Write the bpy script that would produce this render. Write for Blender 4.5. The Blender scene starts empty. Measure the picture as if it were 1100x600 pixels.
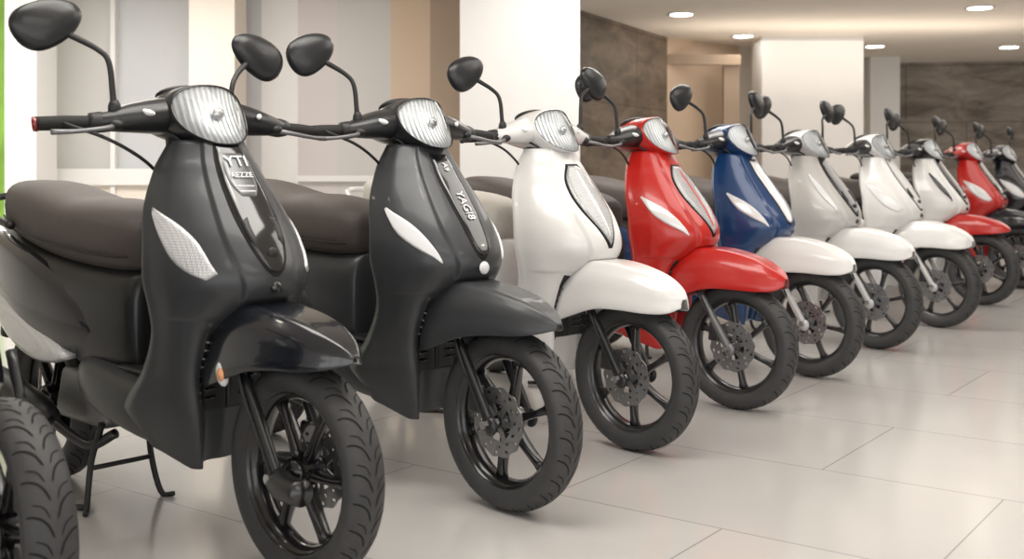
import bpy, bmesh, math, random
from mathutils import Vector, Matrix
random.seed(4)
sc = bpy.context.scene
COL = sc.collection
try:
    sc.view_settings.view_transform = 'Standard'
except Exception: pass

# ---------------------------------------------------------------- materials
def mat(name, col, rough=.4, metal=0., coat=0., nscale=0, namt=0., bump=0., bscale=200., emit=None, estr=0., spec=.5):
    m = bpy.data.materials.new(name); m.use_nodes = True
    nt = m.node_tree; b = nt.nodes['Principled BSDF']
    b.inputs['Base Color'].default_value = (*col, 1)
    b.inputs['Roughness'].default_value = rough
    b.inputs['Metallic'].default_value = metal
    b.inputs['Coat Weight'].default_value = coat
    b.inputs['Coat Roughness'].default_value = .06
    b.inputs['Specular IOR Level'].default_value = spec
    tc = nt.nodes.new('ShaderNodeTexCoord')
    if nscale:
        n = nt.nodes.new('ShaderNodeTexNoise'); n.inputs['Scale'].default_value = nscale
        n.inputs['Detail'].default_value = 4
        nt.links.new(tc.outputs['Object'], n.inputs['Vector'])
        mx = nt.nodes.new('ShaderNodeMix'); mx.data_type = 'RGBA'
        mx.inputs[6].default_value = (*[c*(1-namt) for c in col], 1)
        mx.inputs[7].default_value = (*[min(1, c*(1+namt)) for c in col], 1)
        nt.links.new(n.outputs['Fac'], mx.inputs[0])
        nt.links.new(mx.outputs[2], b.inputs['Base Color'])
    if bump:
        n2 = nt.nodes.new('ShaderNodeTexNoise'); n2.inputs['Scale'].default_value = bscale
        nt.links.new(tc.outputs['Object'], n2.inputs['Vector'])
        bp = nt.nodes.new('ShaderNodeBump'); bp.inputs['Strength'].default_value = bump
        bp.inputs['Distance'].default_value = .002
        nt.links.new(n2.outputs['Fac'], bp.inputs['Height'])
        nt.links.new(bp.outputs['Normal'], b.inputs['Normal'])
    if emit:
        b.inputs['Emission Color'].default_value = (*emit, 1)
        b.inputs['Emission Strength'].default_value = estr
    return m

def paint(name, col, rough=.3, metal=.0, coat=.8):
    return mat(name, col, rough, metal, coat, nscale=6, namt=.04)

def lensmat(name, col, metal=.5, scale=110., rough=.12):
    m = mat(name, col, rough, metal, 1.)
    nt = m.node_tree; b = nt.nodes['Principled BSDF']
    tc = nt.nodes['Texture Coordinate']
    v = nt.nodes.new('ShaderNodeTexVoronoi'); v.inputs['Scale'].default_value = scale
    v.inputs['Randomness'].default_value = 0.15
    nt.links.new(tc.outputs['Object'], v.inputs['Vector'])
    bp = nt.nodes.new('ShaderNodeBump'); bp.inputs['Strength'].default_value = .6; bp.inputs['Distance'].default_value = .003
    nt.links.new(v.outputs['Distance'], bp.inputs['Height'])
    nt.links.new(bp.outputs['Normal'], b.inputs['Normal'])
    mx = nt.nodes.new('ShaderNodeMix'); mx.data_type = 'RGBA'
    mx.inputs[6].default_value = (*col, 1); mx.inputs[7].default_value = (*[c*.6 for c in col], 1)
    nt.links.new(v.outputs['Distance'], mx.inputs[0]); nt.links.new(mx.outputs[2], b.inputs['Base Color'])
    return m

def reflmat():
    """fluted bright lamp reflector"""
    m = mat('lamp_reflector', (.8, .82, .84), .22, .25, .6)
    nt = m.node_tree; b = nt.nodes['Principled BSDF']; tc = nt.nodes['Texture Coordinate']
    wv = nt.nodes.new('ShaderNodeTexWave'); wv.bands_direction = 'Y'; wv.inputs['Scale'].default_value = 22; wv.inputs['Distortion'].default_value = .4
    nt.links.new(tc.outputs['Object'], wv.inputs['Vector'])
    r = nt.nodes.new('ShaderNodeValToRGB'); r.color_ramp.elements[0].color = (.50, .52, .55, 1); r.color_ramp.elements[1].color = (.88, .90, .92, 1)
    nt.links.new(wv.outputs['Fac'], r.inputs['Fac']); nt.links.new(r.outputs['Color'], b.inputs['Base Color'])
    bp = nt.nodes.new('ShaderNodeBump'); bp.inputs['Strength'].default_value = .5; bp.inputs['Distance'].default_value = .004
    nt.links.new(wv.outputs['Fac'], bp.inputs['Height']); nt.links.new(bp.outputs['Normal'], b.inputs['Normal'])
    return m

def clearmat(name, amt=.8):
    m = bpy.data.materials.new(name); m.use_nodes = True
    nt = m.node_tree; nt.nodes.remove(nt.nodes['Principled BSDF']); out = nt.nodes['Material Output']
    tr = nt.nodes.new('ShaderNodeBsdfTransparent'); tr.inputs[0].default_value = (.97, .98, .98, 1)
    gl = nt.nodes.new('ShaderNodeBsdfGlossy'); gl.inputs['Roughness'].default_value = .03
    fr = nt.nodes.new('ShaderNodeFresnel'); fr.inputs[0].default_value = 1.35
    mx = nt.nodes.new('ShaderNodeMixShader')
    nt.links.new(fr.outputs[0], mx.inputs[0]); nt.links.new(tr.outputs[0], mx.inputs[1]); nt.links.new(gl.outputs[0], mx.inputs[2])
    nt.links.new(mx.outputs[0], out.inputs['Surface'])
    return m

M = dict(
    tire=mat('tire_rubber', (.046, .046, .048), .55, nscale=30, namt=.25, bump=.3, bscale=400),
    groove=mat('tire_groove', (.004, .004, .004), .9, nscale=30, namt=.2),  # near-black strips laid on the tread imitate the shade inside grooves
    rimblk=mat('rim_black', (.012, .012, .014), .25, .3, .6, nscale=20, namt=.1),
    rimgry=mat('rim_grey', (.045, .045, .048), .30, .6, .4, nscale=20, namt=.1),
    steel=mat('steel', (.55, .55, .56), .25, 1., nscale=60, namt=.1),
    disc=mat('disc_steel', (.33, .33, .34), .35, .9, nscale=120, namt=.2),
    alu=mat('cast_aluminium', (.22, .22, .23), .45, .7, nscale=80, namt=.2, bump=.3),
    blkpl=mat('black_plastic', (.016, .016, .017), .45, nscale=60, namt=.2, bump=.2, bscale=600),
    satin=mat('black_satin', (.014, .015, .017), .32, 0, .1, nscale=20, namt=.1),
    gloss=mat('black_gloss', (.006, .007, .009), .12, 0, 1., nscale=10, namt=.1),
    rubber=mat('grip_rubber', (.012, .012, .012), .7, bump=.8, bscale=300),
    seat=mat('seat_vinyl', (.082, .068, .063), .55, nscale=40, namt=.15, bump=.5, bscale=500),
    seatblk=mat('seat_vinyl_black', (.016, .015, .015), .5, nscale=40, namt=.15, bump=.5, bscale=500),
    seatcrm=mat('seat_vinyl_cream', (.62, .58, .53), .5, nscale=40, namt=.08, bump=.5, bscale=500),
    lens=lensmat('clear_lens', (.80, .81, .82), .1, 140),
    lensg=lensmat('grey_lens', (.50, .51, .52), .2, 130),
    lensw=mat('white_lens', (.76, .77, .78), .15, 0, .8, nscale=15, namt=.05),
    refl=reflmat(),
    clear=clearmat('clear_cover'),
    amber=mat('amber_lens', (.75, .35, .16), .15, 0, 1., nscale=80, namt=.2),
    redlens=mat('red_lens', (.25, .01, .01), .15, 0, 1., nscale=80, namt=.2),
    mirror=mat('mirror_glass', (.85, .87, .88), .03, 1., nscale=3, namt=.02),
    mark=mat('badge_white', (.80, .81, .82), .3, .0, nscale=30, namt=.05),
    plate=mat('badge_plate', (.16, .165, .17), .25, .5, nscale=30, namt=.05),
    seam=mat('panel_gap', (.003, .003, .003), .8, nscale=30, namt=.1),
    grey=paint('paint_charcoal', (.046, .049, .054), .42, .25, .22),
    black=paint('paint_black', (.010, .012, .018), .20, .2, .9),
    white=paint('paint_white', (.76, .755, .745), .28, 0, .6),
    red=paint('paint_red', (.50, .014, .010), .28, .0, .6),
    blue=paint('paint_blue', (.008, .045, .15), .26, .1, .7),
    silver=paint('paint_silver', (.52, .52, .52), .3, .2, .6),
    greige=paint('paint_greige', (.54, .525, .51), .3, .1, .6),
)

# ---------------------------------------------------------------- mesh helpers
CACHE = {}
def obj(name, mesh, material, parent, sub=0, solid=0, bevel=0, loc=None, rot=None):
    o = bpy.data.objects.new(name, mesh)
    COL.objects.link(o)
    if len(mesh.materials) == 0: mesh.materials.append(material)
    if o.material_slots:
        o.material_slots[0].link = 'OBJECT'; o.material_slots[0].material = material
    o.parent = parent
    if solid:
        md = o.modifiers.new('s', 'SOLIDIFY'); md.thickness = solid; md.offset = -1
    if bevel:
        md = o.modifiers.new('b', 'BEVEL'); md.width = bevel; md.segments = 3; md.limit_method = 'ANGLE'
    if sub:
        md = o.modifiers.new('u', 'SUBSURF'); md.levels = sub; md.render_levels = sub
    if loc: o.location = loc
    if rot: o.rotation_euler = rot
    return o

def mesh(key, fn, smooth=True):
    if key and key in CACHE: return CACHE[key]
    v, f = fn()
    me = bpy.data.meshes.new(key or 'm')
    me.from_pydata([tuple(p) for p in v], [], f)
    bm = bmesh.new(); bm.from_mesh(me)
    bmesh.ops.remove_doubles(bm, verts=bm.verts, dist=1e-6)
    bmesh.ops.recalc_face_normals(bm, faces=bm.faces)
    bm.to_mesh(me); bm.free()
    if smooth:
        for p in me.polygons: p.use_smooth = True
    if key: CACHE[key] = me
    return me

def loft(rings, cap=True, closed=True, cap0=True):
    v = []; f = []; n = len(rings[0])
    for r in rings: v += [tuple(p) for p in r]
    for i in range(len(rings)-1):
        for j in range(n if closed else n-1):
            a = i*n+j; b = i*n+(j+1) % n
            f.append((a, b, b+n, a+n))
    if cap and closed:
        if cap0: f.append(tuple(range(n)))
        f.append(tuple(range((len(rings)-1)*n, len(rings)*n)))
    return v, f

def P(s, w, h): return (-s, -w, h)

def cr(p, t):
    n = len(p); i = min(max(int(t), 0), n-2); u = t-i
    p1 = p[i]; p2 = p[i+1]
    p0 = p[i-1] if i > 0 else tuple(2*a-b for a, b in zip(p1, p2))
    p3 = p[i+2] if i+2 < n else tuple(2*b-a for a, b in zip(p1, p2))
    return tuple(.5*((2*b)+(c-a)*u+(2*a-5*b+4*c-d)*u*u+(3*b-a-3*c+d)*u**3) for a, b, c, d in zip(p0, p1, p2, p3))

def tube(pts, rad, n=10, res=6, smooth=True):
    def fn():
        path = []; R = []
        m = len(pts)
        rr = rad if isinstance(rad, (list, tuple)) else [rad]*m
        for k in range((m-1)*res+1):
            t = k/res
            if smooth and m > 2: q = cr(pts, t)
            else:
                i = min(int(t), m-2); u = t-i
                q = tuple(a*(1-u)+b*u for a, b in zip(pts[i], pts[i+1]))
            path.append(Vector(q)); i = min(int(t), m-2); u = t-i
            R.append(rr[i]*(1-u)+rr[i+1]*u)
        rings = []
        up = None
        for k, q in enumerate(path):
            d = (path[min(k+1, len(path)-1)]-path[max(k-1, 0)]).normalized()
            if up is None:
                up = d.orthogonal().normalized()
            up = (up-d*up.dot(d)).normalized(); sd = d.cross(up)
            rings.append([q+(up*math.cos(2*math.pi*j/n)+sd*math.sin(2*math.pi*j/n))*R[k] for j in range(n)])
        return loft(rings)
    return fn

def revolve(prof, n=64, closed=True):
    """profile [(r,y)] about Y axis"""
    def fn():
        v = []; f = []; m = len(prof)
        for i in range(n):
            a = 2*math.pi*i/n
            for r, y in prof: v.append((r*math.cos(a), y, r*math.sin(a)))
        for i in range(n):
            for j in range(m if closed else m-1):
                a = i*m+j; b = i*m+(j+1) % m; c = ((i+1) % n)*m+(j+1) % m; d = ((i+1) % n)*m+j
                f.append((a, b, c, d))
        return v, f
    return fn

def box(c, d, taper=1.):
    def fn():
        v = []
        for z in (-1, 1):
            k = taper if z > 0 else 1
            for x, y in ((-1, -1), (1, -1), (1, 1), (-1, 1)):
                v.append((c[0]+x*d[0]/2*k, c[1]+y*d[1]/2*k, c[2]+z*d[2]/2))
        return v, [(0, 1, 2, 3), (4, 5, 6, 7), (0, 1, 5, 4), (1, 2, 6, 5), (2, 3, 7, 6), (3, 0, 4, 7)]
    return fn

def superring(s, wd, hb, ht, n=20, e=2.6):
    r = []
    hc = (hb+ht)/2; hh = (ht-hb)/2
    for j in range(n):
        a = 2*math.pi*j/n; ca, sa = math.cos(a), math.sin(a)
        r.append(P(s, wd*math.copysign(abs(ca)**(2/e), ca), hc+hh*math.copysign(abs(sa)**(2/e), sa)))
    return r

def bodyloft(secs, e=2.6, res=4, n=24):
    def fn():
        rings = []
        for k in range((len(secs)-1)*res+1):
            s, wd, hb, ht = cr(secs, k/res)
            rings.append(superring(s, max(wd, .004), hb, ht, n, e))
        return loft(rings)
    return fn

# ---------------------------------------------------------------- shield surface
SH = [
 (1.14, [(.38,0),(.385,.045),(.41,.080),(.45,.10),(.50,.095),(.52,.06),(.52,0)]),
 (1.07, [(.335,0),(.343,.06),(.375,.105),(.43,.135),(.50,.14),(.52,.09),(.52,0)]),
 (.96,  [(.250,0),(.262,.072),(.305,.136),(.39,.180),(.475,.188),(.49,.12),(.49,0)]),
 (.85,  [(.170,0),(.183,.080),(.235,.152),(.34,.203),(.445,.210),(.455,.13),(.45,0)]),
 (.76,  [(.135,0),(.150,.082),(.210,.158),(.33,.208),(.435,.215),(.45,.14),(.44,0)]),
 (.69,  [(.175,0),(.185,.08),(.235,.150),(.32,.198),(.425,.205),(.45,.14),(.44,0)]),
 (.61,  [(.285,0),(.285,.07),(.275,.140),(.33,.186),(.43,.192),(.46,.14),(.45,0)]),
 (.50,  [(.35,0),(.35,.07),(.31,.130),(.36,.175),(.48,.190),(.52,.14),(.52,0)]),
 (.38,  [(.36,0),(.36,.07),(.315,.115),(.38,.165),(.56,.197),(.62,.14),(.62,0)]),
 (.24,  [(.38,0),(.38,.06),(.335,.095),(.40,.125),(.52,.150),(.60,.11),(.60,0)]),
]
def sst(a, b, x):
    u = min(1, max(0, (x-a)/(b-a))); return u*u*(3-2*u)
def SHp(h, t):
    sg = 1 if t >= 0 else -1
    t = abs(t)
    hs = [a[0] for a in SH]
    h = min(max(h, hs[-1]), hs[0])
    for i in range(len(hs)-1):
        if hs[i] >= h >= hs[i+1]: break
    u = (hs[i]-h)/(hs[i]-hs[i+1])
    out = []
    for k in range(7):
        q = cr([a[1][k] for a in SH], i+u)
        out.append(q)
    ext = [(out[1][0], -out[1][1])]+out+[(out[5][0], -out[5][1])]
    s, w = cr(ext, t+1)
    edge = 1.30-.35*sst(.90, .72, h)
    k = (1-sst(edge, edge+.11, t))*sst(.700, .715, h)
    s -= .013*k
    k2 = sst(.655, .668, h)*sst(.9, 1.5, t)*(1-sst(2.6, 3.6, t))
    w += .006*k2
    w += .006*math.exp(-((t-3.75)/.16)**2)
    return Vector(P(s, sg*w, h))
def SHn(h, t):
    e = .01
    a = SHp(h, t+e)-SHp(h, t-e); hh = min(max(h, .26), 1.13)
    b = SHp(hh+e, t)-SHp(hh-e, t)
    n = a.cross(b).normalized()
    c = SHp(h, t)-Vector(P(.42, 0, h-.02))
    if n.dot(c) < 0: n = -n
    return n
def shield_fn():
    rings = []
    hh = [1.14-.012*k for k in range(38)]
    hh = [h for h in hh if h > .725]+[.718, .712, .706, .70, .69, .68, .670, .666, .662, .658, .654, .64]+[.63-.019*k for k in range(20)]+[.25, .24]
    T = [.1*k for k in range(9)]+[.85+.025*k for k in range(24)]+[1.45+.1*k for k in range(46)]
    T = [t for t in T if t < 5.99]+[6.0]
    for h in hh:
        ring = [SHp(h, t) for t in T]+[SHp(h, -t) for t in reversed(T[1:-1])]
        if h < .40:
            k = (.40-h)/.16
            ring = [Vector((p.x, p.y, p.z+k*.16*max(0, (-p.x-.36))/.25*.55)) for p in ring]
        rings.append(ring)
    return loft(rings)
def patch(A, B, off=.004, nu=20, nv=10):
    """A,B: boundary curves of (h,t) control points"""
    def fn():
        v = []; f = []
        for lay, o in ((0, off), (1, -.004)):
            for i in range(nu+1):
                a = cr(A, (len(A)-1)*i/nu); b = cr(B, (len(B)-1)*i/nu)
                for j in range(nv+1):
                    u = j/nv
                    h = a[0]*(1-u)+b[0]*u; t = a[1]*(1-u)+b[1]*u
                    edge = 1 if lay or (0 < j < nv and 0 < i < nu) else .35
                    v.append(SHp(h, t)+SHn(h, t)*o*edge)
        m = nv+1; L = (nu+1)*m
        for i in range(nu):
            for j in range(nv):
                a = i*m+j; f.append((a, a+1, a+m+1, a+m)); f.append((L+a, L+a+m, L+a+m+1, L+a+1))
        for i in range(nu):
            for j in (0, nv):
                a = i*m+j; f.append((a, a+m, L+a+m, L+a))
        for j in range(nv):
            for i in (0, nu):
                a = i*m+j; f.append((a, a+1, L+a+1, L+a))
        return v, f
    return fn

# ---------------------------------------------------------------- wheel
TP = [(.206,-.036),(.216,-.047),(.234,-.055),(.252,-.055),(.267,-.044),(.2765,-.025),(.280,0),
      (.2765,.025),(.267,.044),(.252,.055),(.234,.055),(.216,.047),(.206,.036),(.200,.0)]
def tprof(y):
    pts = TP[3:10]
    for a, b in zip(pts, pts[1:]):
        if a[1] <= y <= b[1]:
            u = (y-a[1])/(b[1]-a[1]); return a[0]*(1-u)+b[0]*u
    return .252
def tire_fn():
    m = len(TP); P2 = []
    for k in range(m*3):
        t = k/3; i = int(t); u = t-i
        p = [TP[(i+q-1) % m] for q in range(4)]
        P2.append(tuple(.5*((2*b)+(c-a)*u+(2*a-5*b+4*c-d)*u*u+(3*b-a-3*c+d)*u**3) for a, b, c, d in zip(*p)))
    return revolve(P2, 96)()
def groove_fn():
    v = []; f = []
    N = 24
    def strip(path, wd):
        b = len(v)
        for k, (a, y) in enumerate(path):
            k2 = min(k+1, len(path)-1); k1 = max(k-1, 0)
            da = (path[k2][0]-path[k1][0])*.27; dy = path[k2][1]-path[k1][1]
            L = math.hypot(da, dy) or 1
            na, ny = -dy/L, da/L
            ww = wd*(.35 if k in (0, len(path)-1) else 1)
            for sg in (-1, 1):
                aa = a+sg*na*ww/.27; yy = max(-.0545, min(.0545, y+sg*ny*ww)); rr = tprof(yy)+.0018
                v.append((rr*math.cos(aa), yy, rr*math.sin(aa)))
        for k in range(len(path)-1):
            q = b+2*k; f.append((q, q+1, q+3, q+2))
    for i in range(N):
        a0 = 2*math.pi*i/N
        for sg in (-1, 1):
            o = 0 if sg > 0 else math.pi/N
            p = [cr([(a0+o, sg*.005), (a0+o+.10, sg*.016), (a0+o+.16, sg*.034), (a0+o+.18, sg*.052)], k/4) for k in range(13)]
            strip(p, .0022)
            p = [cr([(a0+o+.14, sg*.010), (a0+o+.22, sg*.020), (a0+o+.26, sg*.040)], k/4) for k in range(9)]
            strip(p, .0014)
    return v, f
RIMP = [(.206,-.040),(.213,-.043),(.211,-.037),(.198,-.030),(.188,-.018),(.184,0),(.188,.018),(.198,.030),(.211,.037),(.213,.043),(.206,.040),(.199,.020),(.198,-.020)]
def spokes_fn():
    v = []; f = []
    for i in range(6):
        a = 2*math.pi*i/6+.3
        rings = []
        for k in range(7):
            u = k/6; r = .03+.162*u
            hw = .017-.006*math.sin(u*math.pi)*1.0+(.006 if u > .95 else 0)
            th = .024-.008*u
            c = Vector((math.cos(a+.10*u), 0, math.sin(a+.10*u))); t = Vector((-c.z, 0, c.x))
            ring = []
            for q in range(8):
                b = 2*math.pi*q/8+math.pi/8
                ring.append(c*r+t*hw*math.copysign(abs(math.cos(b))**.6, math.cos(b))+Vector((0, th*math.copysign(abs(math.sin(b))**.6, math.sin(b)), 0)))
            rings.append(ring)
        vv, ff = loft(rings); b0 = len(v)
        v += vv; f += [tuple(x+b0 for x in q) for q in ff]
    return v, f
def disc_fn():
    v = []; f = []; n = 96
    rad = [.058, .070, .080, .090, .100, .108]
    for y in (-.002, .002):
        for i in range(n):
            a = 2*math.pi*i/n
            for k, r in enumerate(rad):
                rr = r+(.003*math.sin(a*12) if k == 5 else 0)
                v.append((rr*math.cos(a+k*.05), y, rr*math.sin(a+k*.05)))
    m = len(rad); L = n*m
    for i in range(n):
        for k in range(m-1):
            if (k == 1 and i % 8 in (0, 1)) or (k == 3 and i % 8 in (4, 5)): continue
            a = i*m+k; b = ((i+1) % n)*m+k
            f.append((a, b, b+1, a+1)); f.append((L+a, L+a+1, L+b+1, L+b))
        for k in (0, m-1):
            a = i*m+k; b = ((i+1) % n)*m+k
            f.append((a, b, L+b, L+a))
    for i in range(6):
        a = 2*math.pi*i/6; b0 = len(v)
        for r, hw in ((.02, .010), (.062, .008)):
            for sg in (-1, 1):
                for y in (-.002, .002):
                    v.append((r*math.cos(a)-sg*hw*math.sin(a), y, r*math.sin(a)+sg*hw*math.cos(a)))
        f += [(b0, b0+2, b0+6, b0+4), (b0+1, b0+3, b0+7, b0+5), (b0, b0+1, b0+5, b0+4), (b0+2, b0+3, b0+7, b0+6)]
    return v, f

def wheel(par, x, cfg, tag, disc=None, scale=1.):
    e = bpy.data.objects.new(tag+'_wheel', None); COL.objects.link(e); e.parent = par
    e.location = (x, 0, .28); e.scale = (scale,)*3
    e.rotation_euler = (0, random.uniform(0, 1), 0)
    rm = M[cfg.get('rim', 'rimblk')]
    obj(tag+'_tire', mesh('tire', tire_fn), M['tire'], e)
    obj(tag+'_tread', mesh('groove', groove_fn), M['groove'], e)
    obj(tag+'_rim', mesh('rim', revolve(RIMP, 72)), rm, e)
    obj(tag+'_spokes', mesh('spokes', spokes_fn), rm, e)
    obj(tag+'_hub', mesh('hub', revolve([(.0,-.058),(.016,-.058),(.022,-.05),(.036,-.046),(.040,-.03),(.040,.03),(.036,.046),(.022,.05),(.016,.058),(0,.058)], 32)), rm, e)
    obj(tag+'_axle', mesh('axle', revolve([(0,-.092),(.010,-.092),(.012,-.088),(.012,.088),(.010,.092),(0,.092)], 16)), M['steel'], e)
    if disc:
        obj(tag+'_brake_disc', mesh('disc', disc_fn, False), M['disc'], e, loc=(0, disc, 0))
    return e

# ---------------------------------------------------------------- scooter
def text(par, body, size, h, t, m, off=.006, spin=0):
    cu = bpy.data.curves.new('lettering', 'FONT'); cu.body = body; cu.size = size; cu.extrude = .0012
    cu.align_x = 'CENTER'; cu.align_y = 'CENTER'; cu.materials.append(m)
    o = bpy.data.objects.new('lettering', cu); COL.objects.link(o); o.parent = par
    z = SHn(h, t); y = (SHp(h+.01, t)-SHp(h-.01, t)).normalized(); x = y.cross(z).normalized(); y = z.cross(x)
    R = Matrix((x, y, z)).transposed().to_4x4(); R.translation = SHp(h, t)+z*off
    o.matrix_local = R @ Matrix.Rotation(math.radians(spin), 4, 'Z')
    return o

def ellipsoid(rx, ry, rz, n=24, m=14):
    def fn():
        rings = []
        for i in range(m+1):
            a = -math.pi/2+math.pi*i/m; c = max(math.cos(a), .002)
            rings.append([(rx*c*math.cos(2*math.pi*j/n), ry*c*math.sin(2*math.pi*j/n), rz*math.sin(a)) for j in range(n)])
        return loft(rings)
    return fn

MY, MZ = .090, .062
def mout(k, x, n=36):
    r = []
    for j in range(n):
        a = 2*math.pi*j/n
        ca, sa = math.cos(a), math.sin(a)
        y = math.copysign(abs(ca)**.9, ca)*MY*k; z = math.copysign(abs(sa)**.9, sa)*MZ*k*(1+.24*ca)
        r.append((x, y, z))
    return r
def mirror_fn():
    return loft([mout(k, x) for k, x in ((.93, -.012), (.985, -.0115), (1.0, -.008), (.98, .002), (.86, .012), (.66, .018), (.36, .022), (.05, .023))])
def mglass_fn():
    return loft([mout(.88, -.0125), mout(.88, -.0135)])

FEND = {
 'a': [(-.215,.012,.580,.596),(-.17,.052,.566,.630),(-.10,.084,.556,.660),(0,.105,.550,.684),(.10,.116,.535,.697),(.20,.120,.50,.704),(.29,.113,.47,.69),(.34,.09,.47,.65)],
 'b': [(-.235,.020,.555,.585),(-.20,.062,.535,.622),(-.12,.092,.530,.664),(0,.110,.535,.696),(.10,.120,.530,.708),(.20,.120,.50,.706),(.29,.112,.47,.69),(.34,.09,.47,.65)],
 'c': [(.19,.030,.575,.62),(.20,.05,.56,.66),(.21,.06,.555,.67),(.22,.07,.55,.69),(.24,.075,.54,.70),(.27,.08,.50,.70),(.30,.08,.47,.70),(.34,.07,.47,.66)],
}
def fender_fn(kind):
    def fn():
        secs = FEND[kind]; rings = []
        for k in range((len(secs)-1)*4+1):
            s, wd, hb, ht = cr(secs, k/4)
            wd = max(wd, .006)
            ring = []
            for j in range(33):
                a = math.pi*j/32
                ca, sa = math.cos(a), math.sin(a)
                # crowned top with a defined shoulder and a flared lip
                flare = 1+.05*sst(.35, .05, sa)
                top = abs(sa)**.8
                ring.append(P(s, flare*wd*math.copysign(abs(ca)**.58, ca), hb+(ht-hb)*(top+.05*sst(.80, .90, sa)*(1-sst(.93, 1.0, sa)))))
            rings.append(ring)
        return loft(rings, closed=False)
    return fn

def scooter(name, X, Y, phi, c):
    root = bpy.data.objects.new(name, None); COL.objects.link(root)
    root.location = (X, Y, 0); root.rotation_euler = (0, 0, -math.radians(phi))
    C = lambda k, d: M[c.get(k, d)]
    front = bpy.data.objects.new('front_assembly', None); COL.objects.link(front); front.parent = root
    front.rotation_euler = (0, 0, -math.radians(c.get('steer', 0)))
    dside = c.get('disc', -.052)
    wheel(front, 0, c, 'front', disc=dside)
    fm = C('fork', 'satin')
    for sg, t in ((1, 'right'), (-1, 'left')):
        obj('fork_leg_'+t, mesh('forkleg'+t, tube([P(-.005, sg*.082, .265), P(.07, sg*.084, .39), P(.15, sg*.085, .52)], [.018, .018, .016], 12, 4)), fm, front)
        obj('fork_tube_'+t, mesh('forktube'+t, tube([P(.14, sg*.085, .51), P(.21, sg*.085, .63)], [.0125, .0125], 12, 4)), M['steel'] if c.get('chromefork', 1) else fm, front)
        obj('axle_boot_'+t, mesh('boot'+t, ellipsoid(.028, .016, .03)), fm, front, loc=P(-.003, sg*.088, .272))
    obj('axle_nut', mesh('nut', revolve([(0,-.012),(.014,-.012),(.014,.012),(0,.012)], 6), False), M['steel'], front, loc=P(0, .106, .28))
    if c.get('drum'):
        obj('brake_housing', mesh('drum', tube([P(-.005, .085, .272), P(-.05, .092, .262), P(-.12, .095, .262)], [.034, .034, .032], 18, 4)), M['rimgry'], front)
    obj('brake_caliper', mesh('caliper%d' % (dside < 0), box((-.075, -.072 if dside < 0 else .07, .345), (.055, .04, .085), .8)), M['rimgry'], front, bevel=.01)
    obj('brake_hose', mesh('hose', tube([P(.08, .08, .37), P(.10, .11, .45), P(.16, .10, .56), P(.22, .07, .66)], .005, 8)), M['blkpl'], front)
    fk = c.get('fendkind', 'a')
    obj('front_fender', mesh('fender'+fk, fender_fn(fk)), C('fender', 'black'), front, sub=1, solid=.006)
    if c.get('fender_lamp'):
        obj('fender_lamp', mesh('fl', ellipsoid(.020, .016, .034)), M['lensw'], front, loc=P(.20, .116, .520), rot=(0, math.radians(-20), 0))
        obj('fender_reflector', mesh('fl2', ellipsoid(.014, .010, .018)), M['amber'], front, loc=P(.193, .126, .520), rot=(0, math.radians(-20), 0))
    # shield
    obj('leg_shield', mesh('shield', shield_fn), C('body', 'grey'), root)
    for sg in (1, -1):
        obj('shield_lower_trim', mesh('shlow%d' % sg, patch([(.63, .0), (.55, .0), (.45, .0), (.39, 0)], [(.65, 1.75*sg), (.55, 1.75*sg), (.45, 1.75*sg), (.39, 1.6*sg)], .003)), M['blkpl'], root)
    for q in range(8):
        h0 = .60-.024*q
        for sg in (-1, 1):
            obj('radiator_slat', mesh('slat%d%d' % (q, sg), patch([(h0, .5*sg), (h0, 1.0*sg), (h0, 1.7*sg)], [(h0-.008, .5*sg), (h0-.008, 1.0*sg), (h0-.008, 1.7*sg)], .014, 8, 3)), M['gloss'], root)
    obj('inner_legshield', mesh('inner', patch([(1.10, 4.5), (.9, 4.5), (.7, 4.5), (.5, 4.5)], [(1.10, 6), (.9, 6), (.7, 6), (.5, 6)], .004)), M['blkpl'], root)
    pc = C('panel', 'gloss')
    pk = c.get('panelkind', 'long')
    if pk == 'long':
        A = [(1.13, .80), (1.05, .85), (.95, .82), (.87, .66), (.80, .32), (.785, .0)]
    elif pk == 'tri':
        A = [(1.07, .45), (1.02, .98), (.96, 1.08), (.89, .88), (.83, .46), (.765, .0)]
    else:
        A = [(1.10, .55), (1.03, .6), (.95, .55), (.87, .45), (.80, .28), (.78, .0)]
    B = [(a, -b) for a, b in A]
    obj('centre_panel', mesh('panel'+pk, patch(A, B, .007, 24, 16)), pc, root)
    ga = .12 if pk == 'tri' else .10
    A2 = [(a+(.008 if i == 0 else -.012 if i == len(A)-1 else 0), b+ga) for i, (a, b) in enumerate(A)]
    B2 = [(a, -b) for a, b in A2]
    obj('centre_panel_gap', mesh('panelgap'+pk, patch(A2, B2, .0025, 24, 16)), M['seam'], root)
    if pk == 'tri':
        obj('lens_divider', mesh('ldiv', patch([(1.06, .10), (.96, .14), (.86, .10), (.79, .02)], [(1.06, -.10), (.96, -.14), (.86, -.10), (.79, -.02)], .010, 16, 4)), C('body', 'grey'), root)
    if pk == 'long':
        for sg in (1, -1):
            obj('grille', mesh('gr%d' % sg, patch([(.93, .42*sg), (.90, .46*sg), (.86, .40*sg)], [(.92, .72*sg), (.88, .70*sg), (.845, .50*sg)], .011, 8, 6)), M['blkpl'], root)
        obj('horn_cap', mesh('hc', revolve([(0,-.004),(.014,-.004),(.016,0),(.016,.004),(0,.004)], 24)), M['blkpl'], root, loc=tuple(SHp(.83, 0)+SHn(.83, 0)*.008), rot=(0, 0, math.pi/2))
        obj('horn_cap', mesh('hc', None), M['gloss'], root, loc=tuple(SHp(.745, 0)+SHn(.745, 0)*.003), rot=(0, 0, math.pi/2))
    lm = C('lens', 'lensw')
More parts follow.
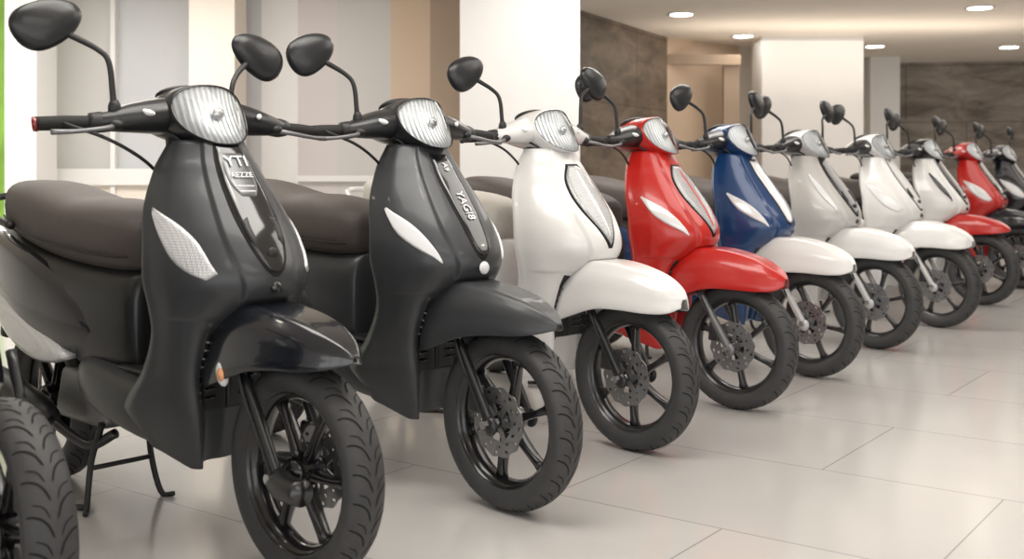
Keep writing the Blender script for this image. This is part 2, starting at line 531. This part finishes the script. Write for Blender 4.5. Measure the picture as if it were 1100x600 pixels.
    for sg, nm in ((1, 'right'), (-1, 'left')):
        lk = c.get('lenskind', 'leaf')
        if lk == 'leaf':
            A = [(.955, 3.35), (.92, 2.6), (.87, 2.1), (.81, 1.8), (.785, 1.65)]
            B = [(.95, 3.4), (.88, 3.15), (.82, 2.75), (.785, 2.35), (.768, 1.95)]
        elif lk == 'tri':
            A = [(.935, 3.0), (.895, 2.40), (.85, 1.98), (.80, 1.65), (.765, 1.48)]
            B = [(.93, 3.1), (.86, 2.80), (.81, 2.28), (.78, 1.78), (.76, 1.5)]
        elif lk == 'long':
            A = [(1.03, 2.3), (.97, 1.85), (.90, 1.6), (.84, 1.5), (.81, 1.5)]
            B = [(1.02, 2.4), (.95, 2.25), (.88, 2.05), (.83, 1.7), (.80, 1.55)]
        if lk:
            A = [(a, sg*b) for a, b in A]; B = [(a, sg*b) for a, b in B]
            obj('turn_signal_'+nm, mesh('lens%s%d' % (lk, sg), patch(A, B, .006, 20, 10)), lm, root)
    # ---- handlebar head
    hm = C('cowl', c.get('body', 'grey'))
    sb = c.get('sb', .50)
    bar = bpy.data.objects.new('handlebar_assembly', None); COL.objects.link(bar); bar.parent = root
    bar.location = P(sb, 0, 0); bar.rotation_euler = (0, 0, math.radians(c.get('bar', 0)))
    bar.scale = (1, c.get('bw', 1.), 1)
    def Q(s, w, h): return (-(s-.50), -w, h)
    HW, HH, HC0, S0, SHR, SWP = .106, .086, 1.213, .365, .55, 5.0
    def hring(k, ds, n=40):
        r = []
        for j in range(n):
            a = 2*math.pi*j/n; ca, sa = math.cos(a), math.sin(a)
            w = k*HW*math.copysign(abs(ca)**.88, ca); dh = k*HH*math.copysign(abs(sa)**.88, sa)
            w *= (1-.10*(-sa))
            r.append(Q(S0+dh*SHR+w*w*SWP+ds, w, HC0+dh))
        return r
    def cowlfn():
        rings = [hring(.96, .006), hring(.97, -.003), hring(.995, -.002), hring(1.02, .010)]
        secs = [(.46,.108,1.125,1.298,.35),(.53,.112,1.13,1.290,.15),(.60,.095,1.145,1.262,0),(.67,.055,1.16,1.225,0)]
        for k in range((len(secs)-1)*4+1):
            s, wd, hb, ht, sh = cr(secs, k/4); ring = []
            for j in range(40):
                a = 2*math.pi*j/40; ca, sa = math.cos(a), math.sin(a)
                dh = (ht-hb)/2*math.copysign(abs(sa)**.88, sa); w = wd*math.copysign(abs(ca)**.85, ca)
                ring.append(Q(s+dh*sh, w, (hb+ht)/2+dh))
            rings.append(ring)
        return loft(rings, cap0=False)
    obj('headlamp_cowl', mesh('cowl', cowlfn), hm, bar)
    obj('headlight_cover', mesh('hlc', lambda: loft([hring(k, -.022*(1-k*k)) for k in (.97, .85, .7, .5, .3, .1, .01)], cap0=False)), M['clear'], bar)
    obj('headlight_reflector', mesh('hlr', lambda: loft([hring(k, .003+.016*(1-k*k)) for k in (.965, .8, .65, .5, .35, .2, .06)], cap0=False)), M['refl'], bar)
    obj('headlight_bulb', mesh('bulb', ellipsoid(.012, .017, .017)), M['steel'], bar, loc=Q(.374, 0, 1.215))
    obj('headlight_bezel', mesh('hbz', lambda: loft([hring(.965, -.001), hring(.972, -.004), hring(.990, -.003), hring(.998, .004), hring(.96, .01)], cap=False)), C('bezel', 'gloss'), bar)
    def wing():
        rings = []
        secs = [(-.285,.018,.018,1.185,.50),(-.24,.040,.028,1.190,.50),(-.16,.070,.044,1.203,.505),(-.06,.075,.055,1.212,.505),(.06,.075,.055,1.212,.505),(.16,.070,.044,1.203,.505),(.24,.040,.028,1.190,.50),(.285,.018,.018,1.185,.50)]
        for k in range((len(secs)-1)*4+1):
            w, a, b, hc, s0 = cr(secs, k/4)
            rings.append([Q(s0+a*math.copysign(abs(math.cos(2*math.pi*j/24))**.8, math.cos(2*math.pi*j/24)), w, hc+b*math.sin(2*math.pi*j/24)) for j in range(24)])
        return loft(rings)
    obj('handlebar_cover', mesh('wing', wing), C('wing', c.get('body', 'grey')), bar)
    obj('steering_neck', mesh('neck', tube([Q(.46, 0, 1.06), Q(.49, 0, 1.16)], [.085, .08], 16, 3)), M['blkpl'], bar)
    obj('instrument_panel', mesh('inst', ellipsoid(.06, .08, .02)), M['blkpl'], bar, loc=Q(.555, 0, 1.275), rot=(0, math.radians(-20), 0))
    for sg, nm in ((1, 'right'), (-1, 'left')):
        obj('cowl_accent_'+nm, mesh('acc%d' % sg, ellipsoid(.022, .008, .009)), M['lensw'] if c.get('accent', 1) else hm, bar, loc=Q(.440, sg*.162, 1.215), rot=(0, math.radians(12), math.radians(sg*35)))
        obj('grip_'+nm, mesh('grip%d' % sg, tube([Q(.50, sg*.265, 1.185), Q(.515, sg*.34, 1.182), Q(.53, sg*.405, 1.178)], [.019, .020, .019], 14, 5)), M['rubber'], bar)
        obj('grip_cap_'+nm, mesh('gripcap%d' % sg, tube([Q(.528, sg*.400, 1.178), Q(.533, sg*.410, 1.177)], [.021, .020], 14, 2)), M['redlens'] if (c.get('redcap') and sg > 0) else M['blkpl'], bar)
        obj('switch_pod_'+nm, mesh('switch%d' % sg, tube([Q(.50, sg*.235, 1.186), Q(.50, sg*.26, 1.186), Q(.505, sg*.285, 1.186)], [.026, .030, .025], 12, 3)), M['blkpl'], bar)
        obj('brake_lever_'+nm, mesh('lever%d' % sg, tube([Q(.475, sg*.225, 1.178), Q(.445, sg*.27, 1.168), Q(.45, sg*.34, 1.158), Q(.46, sg*.395, 1.155)], [.009, .007, .006, .008], 8, 5)), M['steel'] if c.get('steellever', 0) else M['alu'], bar)
        obj('lever_mount_'+nm, mesh('levm%d' % sg, ellipsoid(.03, .022, .016)), M['blkpl'], bar, loc=Q(.475, sg*.23, 1.180))
        if c.get('mirrors', 'RL').find('R' if sg > 0 else 'L') >= 0:
            mh = c.get('mh', 1.435); mw = c.get('mw', .37); bs = .225
            if sg < 0 and 'mwl' in c: mw = c['mwl']; bs = mw-.12; mh = c.get('mhl', mh)
            obj('mirror_stem_'+nm, mesh('stem%d%.2f%.2f' % (sg, mh, mw), tube([Q(.49, sg*bs, 1.19), Q(.49, sg*(bs+.004), 1.26), Q(.495, sg*(bs+.012), mh-.10), Q(.51, sg*(bs+.035), mh-.065), Q(.53, sg*(mw-.045), mh-.028)], [.011, .008, .0075, .0075, .009], 10, 6)), M['blkpl'], bar)
            obj('mirror_boot_'+nm, mesh('mboot', ellipsoid(.016, .016, .026)), M['blkpl'], bar, loc=Q(.49, sg*bs, 1.225))
            for nm2, ms, mt in (('mirror_', mesh('mirr', mirror_fn), M['satin']), ('mirror_glass_', mesh('mirg', mglass_fn), M['mirror'])):
                q = obj(nm2+nm, ms, mt, bar, loc=Q(.54, sg*mw, mh))
                q.rotation_euler = (math.radians(sg*c.get('mt', 30)), math.radians(-6), math.radians(-sg*6)); q.scale = (1, -sg, 1)
    for k, (w, s1) in enumerate(((.05, .40), (-.05, .40), (.16, .43))):
        obj('cable', mesh('cable%d' % k, tube([Q(.49, w*2.2, 1.18), Q(s1+.03, w*1.6, 1.14), Q(s1+.05, w, 1.09), Q(.50, w*.6, 1.04)], .005, 8)), M['blkpl'], bar)
    # footboard
    fb = C('side', c.get('body', 'grey'))
    obj('footboard', mesh('foot', bodyloft([(.42,.150,.27,.46),(.50,.180,.275,.47),(.60,.198,.29,.475),(.75,.200,.32,.49),(.88,.18,.345,.51),(.97,.13,.37,.5)], 3.2)), fb, root)
    obj('foot_mat', mesh('fmat', box(P(.60, 0, .478), (.24, .28, .014))), M['blkpl'], root, bevel=.005)
    obj('underseat_body', mesh('under', bodyloft([(.665,.08,.44,.76),(.69,.12,.42,.77),(.80,.145,.40,.775),(.98,.16,.43,.785),(1.2,.17,.52,.81),(1.45,.15,.63,.85),(1.62,.11,.72,.88),(1.74,.05,.79,.89)], 3.2)), C('under', 'blkpl'), root)
    for sg in (1, -1):
        def tail(sg=sg):
            rings = []
            secs = [(.86,.150,.54,.60),(.93,.172,.50,.66),(1.05,.190,.465,.72),(1.25,.200,.47,.79),(1.45,.185,.56,.83),(1.62,.15,.68,.86),(1.78,.08,.78,.88)]
            for k in range((len(secs)-1)*4+1):
                s, w, hb, ht = cr(secs, k/4); ring = []
                hc = (hb+ht)/2; hh = (ht-hb)/2
                for j in range(16):
                    a = 2*math.pi*j/16
                    ring.append(P(s, sg*(w-.05+.05*math.cos(a)), hc+hh*math.sin(a)))
                rings.append(ring)
            return loft(rings)
        obj('tail_panel', mesh('tail%d' % sg, tail), C('tail', c.get('body', 'grey')), root)
        def tl(sg=sg):
            rings = []
            secs = [(.97,.188,.475,.490),(1.05,.199,.455,.53),(1.18,.208,.455,.57),(1.35,.205,.50,.63),(1.5,.19,.58,.67)]
            for k in range((len(secs)-1)*4+1):
                s, w, hb, ht = cr(secs, k/4); ring = []
                hc = (hb+ht)/2; hh = (ht-hb)/2
                for j in range(14):
                    a = 2*math.pi*j/14
                    ring.append(P(s, sg*(w-.025+.025*math.cos(a)), hc+hh*math.sin(a)))
                rings.append(ring)
            return loft(rings)
        obj('rear_turn_signal', mesh('tl%d' % sg, tl), M['lens'], root)
    obj('tail_lamp', mesh('tlamp', ellipsoid(.03, .07, .035)), M['redlens'], root, loc=P(1.76, 0, .84))
    obj('seat', mesh('seat', bodyloft([(.665,.055,.79,.875),(.69,.105,.755,.91),(.78,.135,.742,.945),(.95,.152,.745,.965),(1.10,.160,.758,.968),(1.22,.165,.775,.985),(1.40,.158,.81,1.015),(1.55,.12,.85,1.02),(1.62,.06,.88,1.0)], 2.9)), C('seat', 'seat'), root)
    obj('seat_piping', mesh('piping', tube([P(.68, 0, .80), P(.70, .10, .80), P(.80, .139, .80), P(1.0, .158, .812), P(1.2, .168, .83), P(1.4, .160, .862), P(1.56, .118, .90)], .0035, 6)), M['seatblk'], root)
    obj('grab_rail', mesh('grab', tube([P(1.38, .17, .87), P(1.55, .16, .90), P(1.72, .09, .95), P(1.75, 0, .96), P(1.72, -.09, .95), P(1.55, -.16, .90), P(1.38, -.17, .87)], .013, 10)), C('rail', 'blkpl'), root)
    wheel(root, -1.42, c, 'rear')
    obj('engine_block', mesh('engine', box(P(1.10, -.02, .33), (.34, .20, .17), .85)), M['alu'], root, bevel=.025)
    obj('cylinder_head', mesh('cylh', tube([P(.98, 0, .33), P(.86, 0, .30)], [.07, .06], 14, 3)), M['rimgry'], root)
    obj('transmission_case', mesh('trans', tube([P(1.08, -.13, .32), P(1.25, -.135, .30), P(1.43, -.13, .285)], [.085, .07, .08], 18, 4)), M['alu'], root)
    obj('muffler', mesh('muff', tube([P(1.12, .15, .27), P(1.20, .165, .285), P(1.5, .17, .33), P(1.66, .17, .36)], [.03, .055, .062, .04], 18, 5)), M['blkpl'], root)
    obj('exhaust_pipe', mesh('exh', tube([P(.90, .05, .24), P(.98, .10, .20), P(1.12, .15, .26)], .016, 10)), M['rimgry'], root)
    obj('rear_shock', mesh('shock', tube([P(1.42, -.11, .33), P(1.36, -.12, .60)], [.025, .025], 12, 12)), M['steel'], root)
    obj('rear_mudguard', mesh('rmud', tube([P(1.60, 0, .70), P(1.74, 0, .60), P(1.80, 0, .45)], [.05, .045, .03], 12, 5)), M['blkpl'], root)
    for sg in (1, -1):
        obj('stand_leg', mesh('leg%d' % sg, tube([P(.93, sg*.08, .27), P(.96, sg*.10, .15), P(.94, sg*.125, .016), P(.90, sg*.15, .010)], [.011, .010, .010, .008], 8, 5)), M['blkpl'], root)
    obj('stand_brace', mesh('brace', tube([P(.958, -.105, .13), P(.958, .105, .13)], .008, 8, 3)), M['blkpl'], root)
    obj('stand_foot', mesh('sfoot', tube([P(.96, .12, .012), P(1.06, .17, .010)], .009, 8, 3)), M['blkpl'], root)
    if c.get('badge') == 1:
        obj('badge_plate', mesh('plate', patch([(1.105, .62), (1.06, .74), (1.01, .66), (.975, .30)], [(1.105, -.62), (1.06, -.74), (1.01, -.66), (.975, -.30)], .010, 12, 10)), M['plate'], root)
        text(root, 'YTI', .050, 1.072, 0, M['mark'], .0135)
        text(root, 'AEZZE', .024, 1.034, 0, M['mark'], .0135)
        for q in range(2):
            hh = 1.008-.014*q
            obj('badge_line', mesh('bl%d' % q, patch([(hh, .5-.1*q), (hh-.005, .5-.1*q)], [(hh, -.5+.1*q), (hh-.005, -.5+.1*q)], .0125, 3, 8)), M['mark'], root)
    if c.get('badge') == 2:
        text(root, 'YAGI8', .042, .935, .0, M['mark'], .010, -90)
        text(root, 'A9', .028, 1.06, 0, M['mark'], .010, -90)
        obj('round_badge', mesh('rbadge', revolve([(0,-.004),(.018,-.004),(.021,0),(.018,.004),(0,.004)], 28)), M['mark'], root, loc=tuple(SHp(.745, 0)+SHn(.745, 0)*.006), rot=(0, 0, math.pi/2))
    return root

R = [
 ('scooter', -1.10, 2.43, 6, dict(body='grey', fender='black', steer=40, fendkind='c', mirrors='', chromefork=0)),
 ('scooter', -.537, 2.89, 43, dict(body='grey', fender='black', wing='satin', cowl='satin', disc=.052, drum=1, fender_lamp=1, badge=1, redcap=1, tail='black', under='satin', sb=.53, mh=1.45, mw=.37, mwl=.22, mhl=1.41, chromefork=0, bw=1.12, lens='lens')),
 ('scooter', -.006, 3.48, 46, dict(body='grey', fender='grey', wing='satin', cowl='satin', badge=2, mirrors='R', under='grey', bezel='gloss', panelkind='narrow', lenskind='tri')),
 ('scooter', .465, 4.22, 46, dict(body='white', fender='white', fendkind='b', panel='lensg', panelkind='tri', lenskind='', rim='rimgry', wing='white', seat='seatcrm', under='white', rail='white')),
 ('scooter', 1.0, 4.94, 40, dict(body='red', fender='red', fendkind='b', panel='lensg', panelkind='tri', mirrors='R', rim='rimgry', fork='alu', lenskind='tri', wing='satin')),
 ('scooter', 1.53, 5.70, 43, dict(body='blue', fender='white', fendkind='b', panel='lensw', panelkind='narrow', rim='rimgry', fork='silver', cowl='blue', lenskind='tri', wing='satin')),
 ('scooter', 2.15, 6.59, 46, dict(body='greige', fender='white', fendkind='b', panel='gloss', rim='rimgry', lenskind='long', fork='silver', cowl='greige', wing='satin')),
 ('scooter', 2.86, 7.48, 46, dict(body='white', fender='white', fendkind='b', panel='silver', rim='rimgry', fork='silver', wing='satin')),
 ('scooter', 3.67, 8.71, 46, dict(body='white', fender='red', side='red', cowl='gloss', wing='blkpl', panel='gloss', lens='gloss', lenskind='long', rim='rimblk')),
 ('scooter', 4.50, 9.90, 46, dict(body='red', fender='black', side='black', cowl='red', rim='rimblk', seat='seatblk')),
 ('scooter', 5.35, 11.1, 46, dict(body='black', fender='black', rim='rimblk', seat='seatblk')),
]
for n, x, y, p, c in R: scooter(n, x, y, p, c)

# ---------------------------------------------------------------- room
def slab(name, x0, x1, y0, y1, z0, z1, m, bevel=0):
    return obj(name, mesh(None, box(((x0+x1)/2, (y0+y1)/2, (z0+z1)/2), (x1-x0, y1-y0, z1-z0)), False), m, None, bevel=bevel)
def wallseg(name, a, b, th, z0, z1, m):
    a = Vector(a); b = Vector(b); d = (b-a).normalized(); n = Vector((-d.y, d.x))*th
    v = []
    for z in (z0, z1):
        for q in (a, b, b+n, a+n): v.append((q.x, q.y, z))
    f = [(0, 1, 2, 3), (4, 5, 6, 7), (0, 1, 5, 4), (1, 2, 6, 5), (2, 3, 7, 6), (3, 0, 4, 7)]
    return obj(name, mesh(None, lambda: (v, f), False), m, None)

def floormat():
    m = bpy.data.materials.new('floor_tiles'); m.use_nodes = True
    nt = m.node_tree; b = nt.nodes['Principled BSDF']
    tc = nt.nodes.new('ShaderNodeTexCoord'); mp = nt.nodes.new('ShaderNodeMapping')
    mp.inputs['Rotation'].default_value = (0, 0, math.radians(36.3)); mp.inputs['Location'].default_value = (.25, .18, 0)
    br = nt.nodes.new('ShaderNodeTexBrick')
    br.inputs['Color1'].default_value = (.55, .535, .52, 1); br.inputs['Color2'].default_value = (.53, .515, .50, 1)
    br.inputs['Mortar'].default_value = (.32, .31, .30, 1); br.inputs['Scale'].default_value = 1
    br.inputs['Mortar Size'].default_value = .003; br.inputs['Mortar Smooth'].default_value = .1
    br.inputs['Brick Width'].default_value = 1.2; br.inputs['Row Height'].default_value = .8
    nt.links.new(tc.outputs['Object'], mp.inputs['Vector']); nt.links.new(mp.outputs['Vector'], br.inputs['Vector'])
    nz = nt.nodes.new('ShaderNodeTexNoise'); nz.inputs['Scale'].default_value = 1.7; nz.inputs['Detail'].default_value = 6
    nt.links.new(tc.outputs['Object'], nz.inputs['Vector'])
    mx = nt.nodes.new('ShaderNodeMix'); mx.data_type = 'RGBA'; mx.blend_type = 'MULTIPLY'; mx.inputs[0].default_value = .2
    cr_ = nt.nodes.new('ShaderNodeValToRGB'); cr_.color_ramp.elements[0].position = .35; cr_.color_ramp.elements[1].position = .65
    cr_.color_ramp.elements[0].color = (.78, .78, .78, 1)
    nt.links.new(nz.outputs['Fac'], cr_.inputs['Fac'])
    nt.links.new(br.outputs['Color'], mx.inputs[6]); nt.links.new(cr_.outputs['Color'], mx.inputs[7])
    nt.links.new(mx.outputs[2], b.inputs['Base Color'])
    b.inputs['Roughness'].default_value = .17
    bp = nt.nodes.new('ShaderNodeBump'); bp.inputs['Strength'].default_value = .3; bp.inputs['Distance'].default_value = .002; bp.invert = True
    nt.links.new(br.outputs['Fac'], bp.inputs['Height']); nt.links.new(bp.outputs['Normal'], b.inputs['Normal'])
    return m
W = lambda n, c, r=.6, a=.04, s=1.5: mat(n, c, r, nscale=s, namt=a)
def stone(name, c0, c1, bw, bh, ns=2.2, rough=.8):
    m = mat(name, c0, rough)
    nt = m.node_tree; b = nt.nodes['Principled BSDF']; tc = nt.nodes['Texture Coordinate']
    n = nt.nodes.new('ShaderNodeTexNoise'); n.inputs['Scale'].default_value = ns; n.inputs['Detail'].default_value = 8; n.inputs['Roughness'].default_value = .65; n.inputs['Distortion'].default_value = .6
    mp0 = nt.nodes.new('ShaderNodeMapping'); mp0.inputs['Scale'].default_value = (.6, .6, 1.8)
    nt.links.new(tc.outputs['Object'], mp0.inputs['Vector']); nt.links.new(mp0.outputs['Vector'], n.inputs['Vector'])
    r = nt.nodes.new('ShaderNodeValToRGB'); r.color_ramp.elements[0].position = .36; r.color_ramp.elements[1].position = .66
    r.color_ramp.elements[0].color = (*c0, 1); r.color_ramp.elements[1].color = (*c1, 1)
    nt.links.new(n.outputs['Fac'], r.inputs['Fac'])
    mp = nt.nodes.new('ShaderNodeMapping'); mp.inputs['Rotation'].default_value = (math.radians(-90), 0, 0)
    br = nt.nodes.new('ShaderNodeTexBrick'); br.inputs['Scale'].default_value = 1
    br.inputs['Brick Width'].default_value = bw; br.inputs['Row Height'].default_value = bh; br.inputs['Mortar Size'].default_value = .008
    br.inputs['Color1'].default_value = (1, 1, 1, 1); br.inputs['Color2'].default_value = (.82, .82, .82, 1); br.inputs['Mortar'].default_value = (.5, .48, .46, 1)
    nt.links.new(tc.outputs['Object'], mp.inputs['Vector']); nt.links.new(mp.outputs['Vector'], br.inputs['Vector'])
    mx = nt.nodes.new('ShaderNodeMix'); mx.data_type = 'RGBA'; mx.blend_type = 'MULTIPLY'; mx.inputs[0].default_value = 1
    nt.links.new(r.outputs['Color'], mx.inputs[6]); nt.links.new(br.outputs['Color'], mx.inputs[7]); nt.links.new(mx.outputs[2], b.inputs['Base Color'])
    return m
wht = W('plaster_white', (.80, .79, .78)); crm = W('plaster_cream', (.80, .72, .64)); gry = W('panel_grey', (.58, .565, .55), .35)
gryb = W('panel_bluegrey', (.55, .56, .58), .4); tan = W('panel_tan', (.66, .51, .38)); brn = W('panel_brown', (.42, .32, .24)); wood = stone('wood_dark', (.10, .075, .055), (.27, .21, .155), 3., .9, 2.6, .5)
grn = mat('window_foliage_green', (.34, .62, .10), .6, nscale=3.5, namt=.5); ceil = W('ceiling_paint', (.88, .81, .73), .8); mau = W('panel_mauve', (.62, .575, .57), .4)

slab('floor', -7, 15, -5, 20, -.1, 0, floormat())
HC = 2.75
slab('ceiling', -7, 15, -5, 20, HC, HC+.15, ceil)
slab('wall_left', -7.2, -7, -5, 20, 0, HC, wht)
slab('wall_right', 15, 15.2, -5, 20, 0, HC, wht)
def seg(name, p0, p1, Z, m, z0=0, z1=HC, d=.1, dy=0):
    return slab(name, (p0-550)*Z/1200, (p1-550)*Z/1200, Z+dy, Z+dy+d, z0, z1, m)
ZL = 9.6
slab('wall_green', -7, (6-550)*ZL/1200, ZL, ZL+.1, 0, HC, grn)
seg('wall_panel_1', 6, 125, ZL, gry); seg('wall_panel_2', 125, 204, ZL, gryb)
seg('wall_panel_3', 204, 256, ZL, crm); seg('wall_panel_4', 256, 281, ZL, gryb); seg('wall_panel_5', 281, 320, ZL, wht)
seg('wall_panel_6', 320, 362, ZL, mau); seg('wall_panel_7', 362, 420, ZL, gry); seg('wall_panel_8', 420, 462, ZL, tan); seg('wall_panel_9', 462, 500, ZL, brn)
seg('wall_panel_10', 39, 203, ZL, crm, 0, .92, .05, -.05)  # sunlit brightness of the lower wall put into the cream colour
slab('column_white', (5-550)*8.9/1200, (39-550)*8.9/1200, 8.9, 9.3, 0, HC, wht)
slab('column_cream', (203-550)*9.0/1200, (252-550)*9.0/1200, 9.0, 9.4, 0, HC, crm)
slab('column_large', (494-550)*8.2/1200, (623-550)*8.2/1200, 8.2, 9.2, 0, HC, wht)
seg('trim_1', 39, 203, ZL, wht, .92, 1.06, .08, -.1); seg('trim_2', 320, 420, ZL, wht, .95, 1.0, .05, -.05)
slab('trim_3', (122-550)*ZL/1200, (127-550)*ZL/1200, ZL-.08, ZL, 0, HC, wht)
slab('baseboard_back', -7, .2, ZL-.07, ZL, 0, .12, wht)
wallseg('wall_back', (.45, 9.4), (.72, 11.9), .1, 0, HC, wht)
wallseg('wall_wood', (.72, 11.9), (2.0, 14.4), .1, 0, HC, wood)
wallseg('wall_tan', (2.0, 14.4), (3.13, 15.4), .1, 0, HC, tan)
wallseg('wall_cream', (3.13, 15.4), (5.6, 17.6), .1, 0, HC, crm)
wallseg('wall_stone', (5.6, 18.0), (15, 16.2), .1, 0, HC, stone('stone_cladding', (.15, .125, .105), (.42, .37, .32), 1.8, .9))
slab('column_cream', 3.20, 4.5, 14.3, 14.9, 0, HC, wht)
slab('column_white', 5.42, 5.87, 16.9, 17.3, 0, HC, wht)
slab('doorframe_post', 2.75, 2.95, 14.5, 14.62, 0, HC-.25, brn)
slab('trim_4', 1.9, 2.95, 14.4, 14.5, HC-.35, HC-.22, brn)
fr = mat('aluminium_frame', (.12, .12, .125), .4, .7, nscale=5, namt=.05)
for i in range(9):
    x = -7+i*2.75
    slab('window_%d' % (i+1), x-.05, x+.05, -5, -4.9, 0, HC, fr)  # bare posts added behind the camera to streak glossy reflections

em = mat('lamp_glow', (1, .95, .85), .5, emit=(1, .93, .80), estr=14, nscale=2, namt=.01)
ring = mat('lamp_trim', (.8, .8, .8), .3, nscale=9, namt=.03)
pts = [(1.85, 12.2), (2.94, 14.2), (4.9, 11.7), (6.9, 15.5), (5.0, 15.4), (8.4, 12.6), (.2, 6), (-2, 6), (2.5, 8), (0, 3), (3, 4), (-3, 3)]
for x, y in pts:
    e = bpy.data.objects.new('ceiling_downlight', None); COL.objects.link(e); e.location = (x, y, HC)
    o = obj('trim_ring', mesh('dl_ring', revolve([(.12, -.012), (.15, -.012), (.155, 0), (.12, 0)], 32)), ring, e)
    o.rotation_euler = (-math.pi/2, 0, 0); o.location = (0, 0, -.012)
    g = obj('lamp', mesh('dl_disc', revolve([(0, -.004), (.12, -.004), (.12, .004), (0, .004)], 32)), em, e, rot=(-math.pi/2, 0, 0)); g.location.z = -.008

def area(name, loc, sx, sy, en, col=(1, .96, .90), rot=(0, 0, 0)):
    l = bpy.data.lights.new(name, 'AREA'); l.shape = 'RECTANGLE'; l.size = sx; l.size_y = sy; l.energy = en; l.color = col
    o = bpy.data.objects.new(name, l); o.location = loc; o.rotation_euler = rot; COL.objects.link(o); return o
area('ceiling_light_panel', (-.5, 3.0, 2.7), 2.4, 1.2, 55)  # unseen softboxes added below the ceiling to brighten the room
area('ceiling_light_panel', (2.5, 4.5, 2.7), 3, 1.8, 48)
area('ceiling_light_panel', (1.2, 7.2, 2.7), 2.4, 1.2, 55)
area('ceiling_light_panel', (-3.5, 7.5, 2.7), 3.4, 1.2, 115)
area('ceiling_light_panel', (5.5, 8.5, 2.7), 4, 2.5, 50)
area('ceiling_light_panel', (6.0, 12.5, 2.7), 7, 4.5, 85)
area('ceiling_light_panel', (11, 11, 2.7), 4, 4, 65)
area('ceiling_light_panel', (1.5, .5, 2.7), 3, 1.2, 36)
area('cove_light', (4.0, 13.2, 1.9), 4, .3, 22, (1, .88, .74), (math.pi, 0, 0))  # upward lights added only to brighten the rear ceiling
area('cove_light', (8.5, 12.0, 1.9), 4, .3, 22, (1, .88, .74), (math.pi, 0, 0))

w = bpy.data.worlds.new('World'); sc.world = w; w.use_nodes = True
w.node_tree.nodes['Background'].inputs[0].default_value = (1, .985, .97, 1)
w.node_tree.nodes['Background'].inputs[1].default_value = 2.15

cam = bpy.data.cameras.new('cam'); co = bpy.data.objects.new('camera', cam); COL.objects.link(co)
co.location = (0, 0, 1.06); co.rotation_euler = (math.pi/2, 0, 0)
cam.sensor_width = 36; cam.lens = 36*1200/1100; cam.shift_y = -119/1100
cam.dof.use_dof = True; cam.dof.focus_distance = 3.9; cam.dof.aperture_fstop = 3.2
sc.camera = co
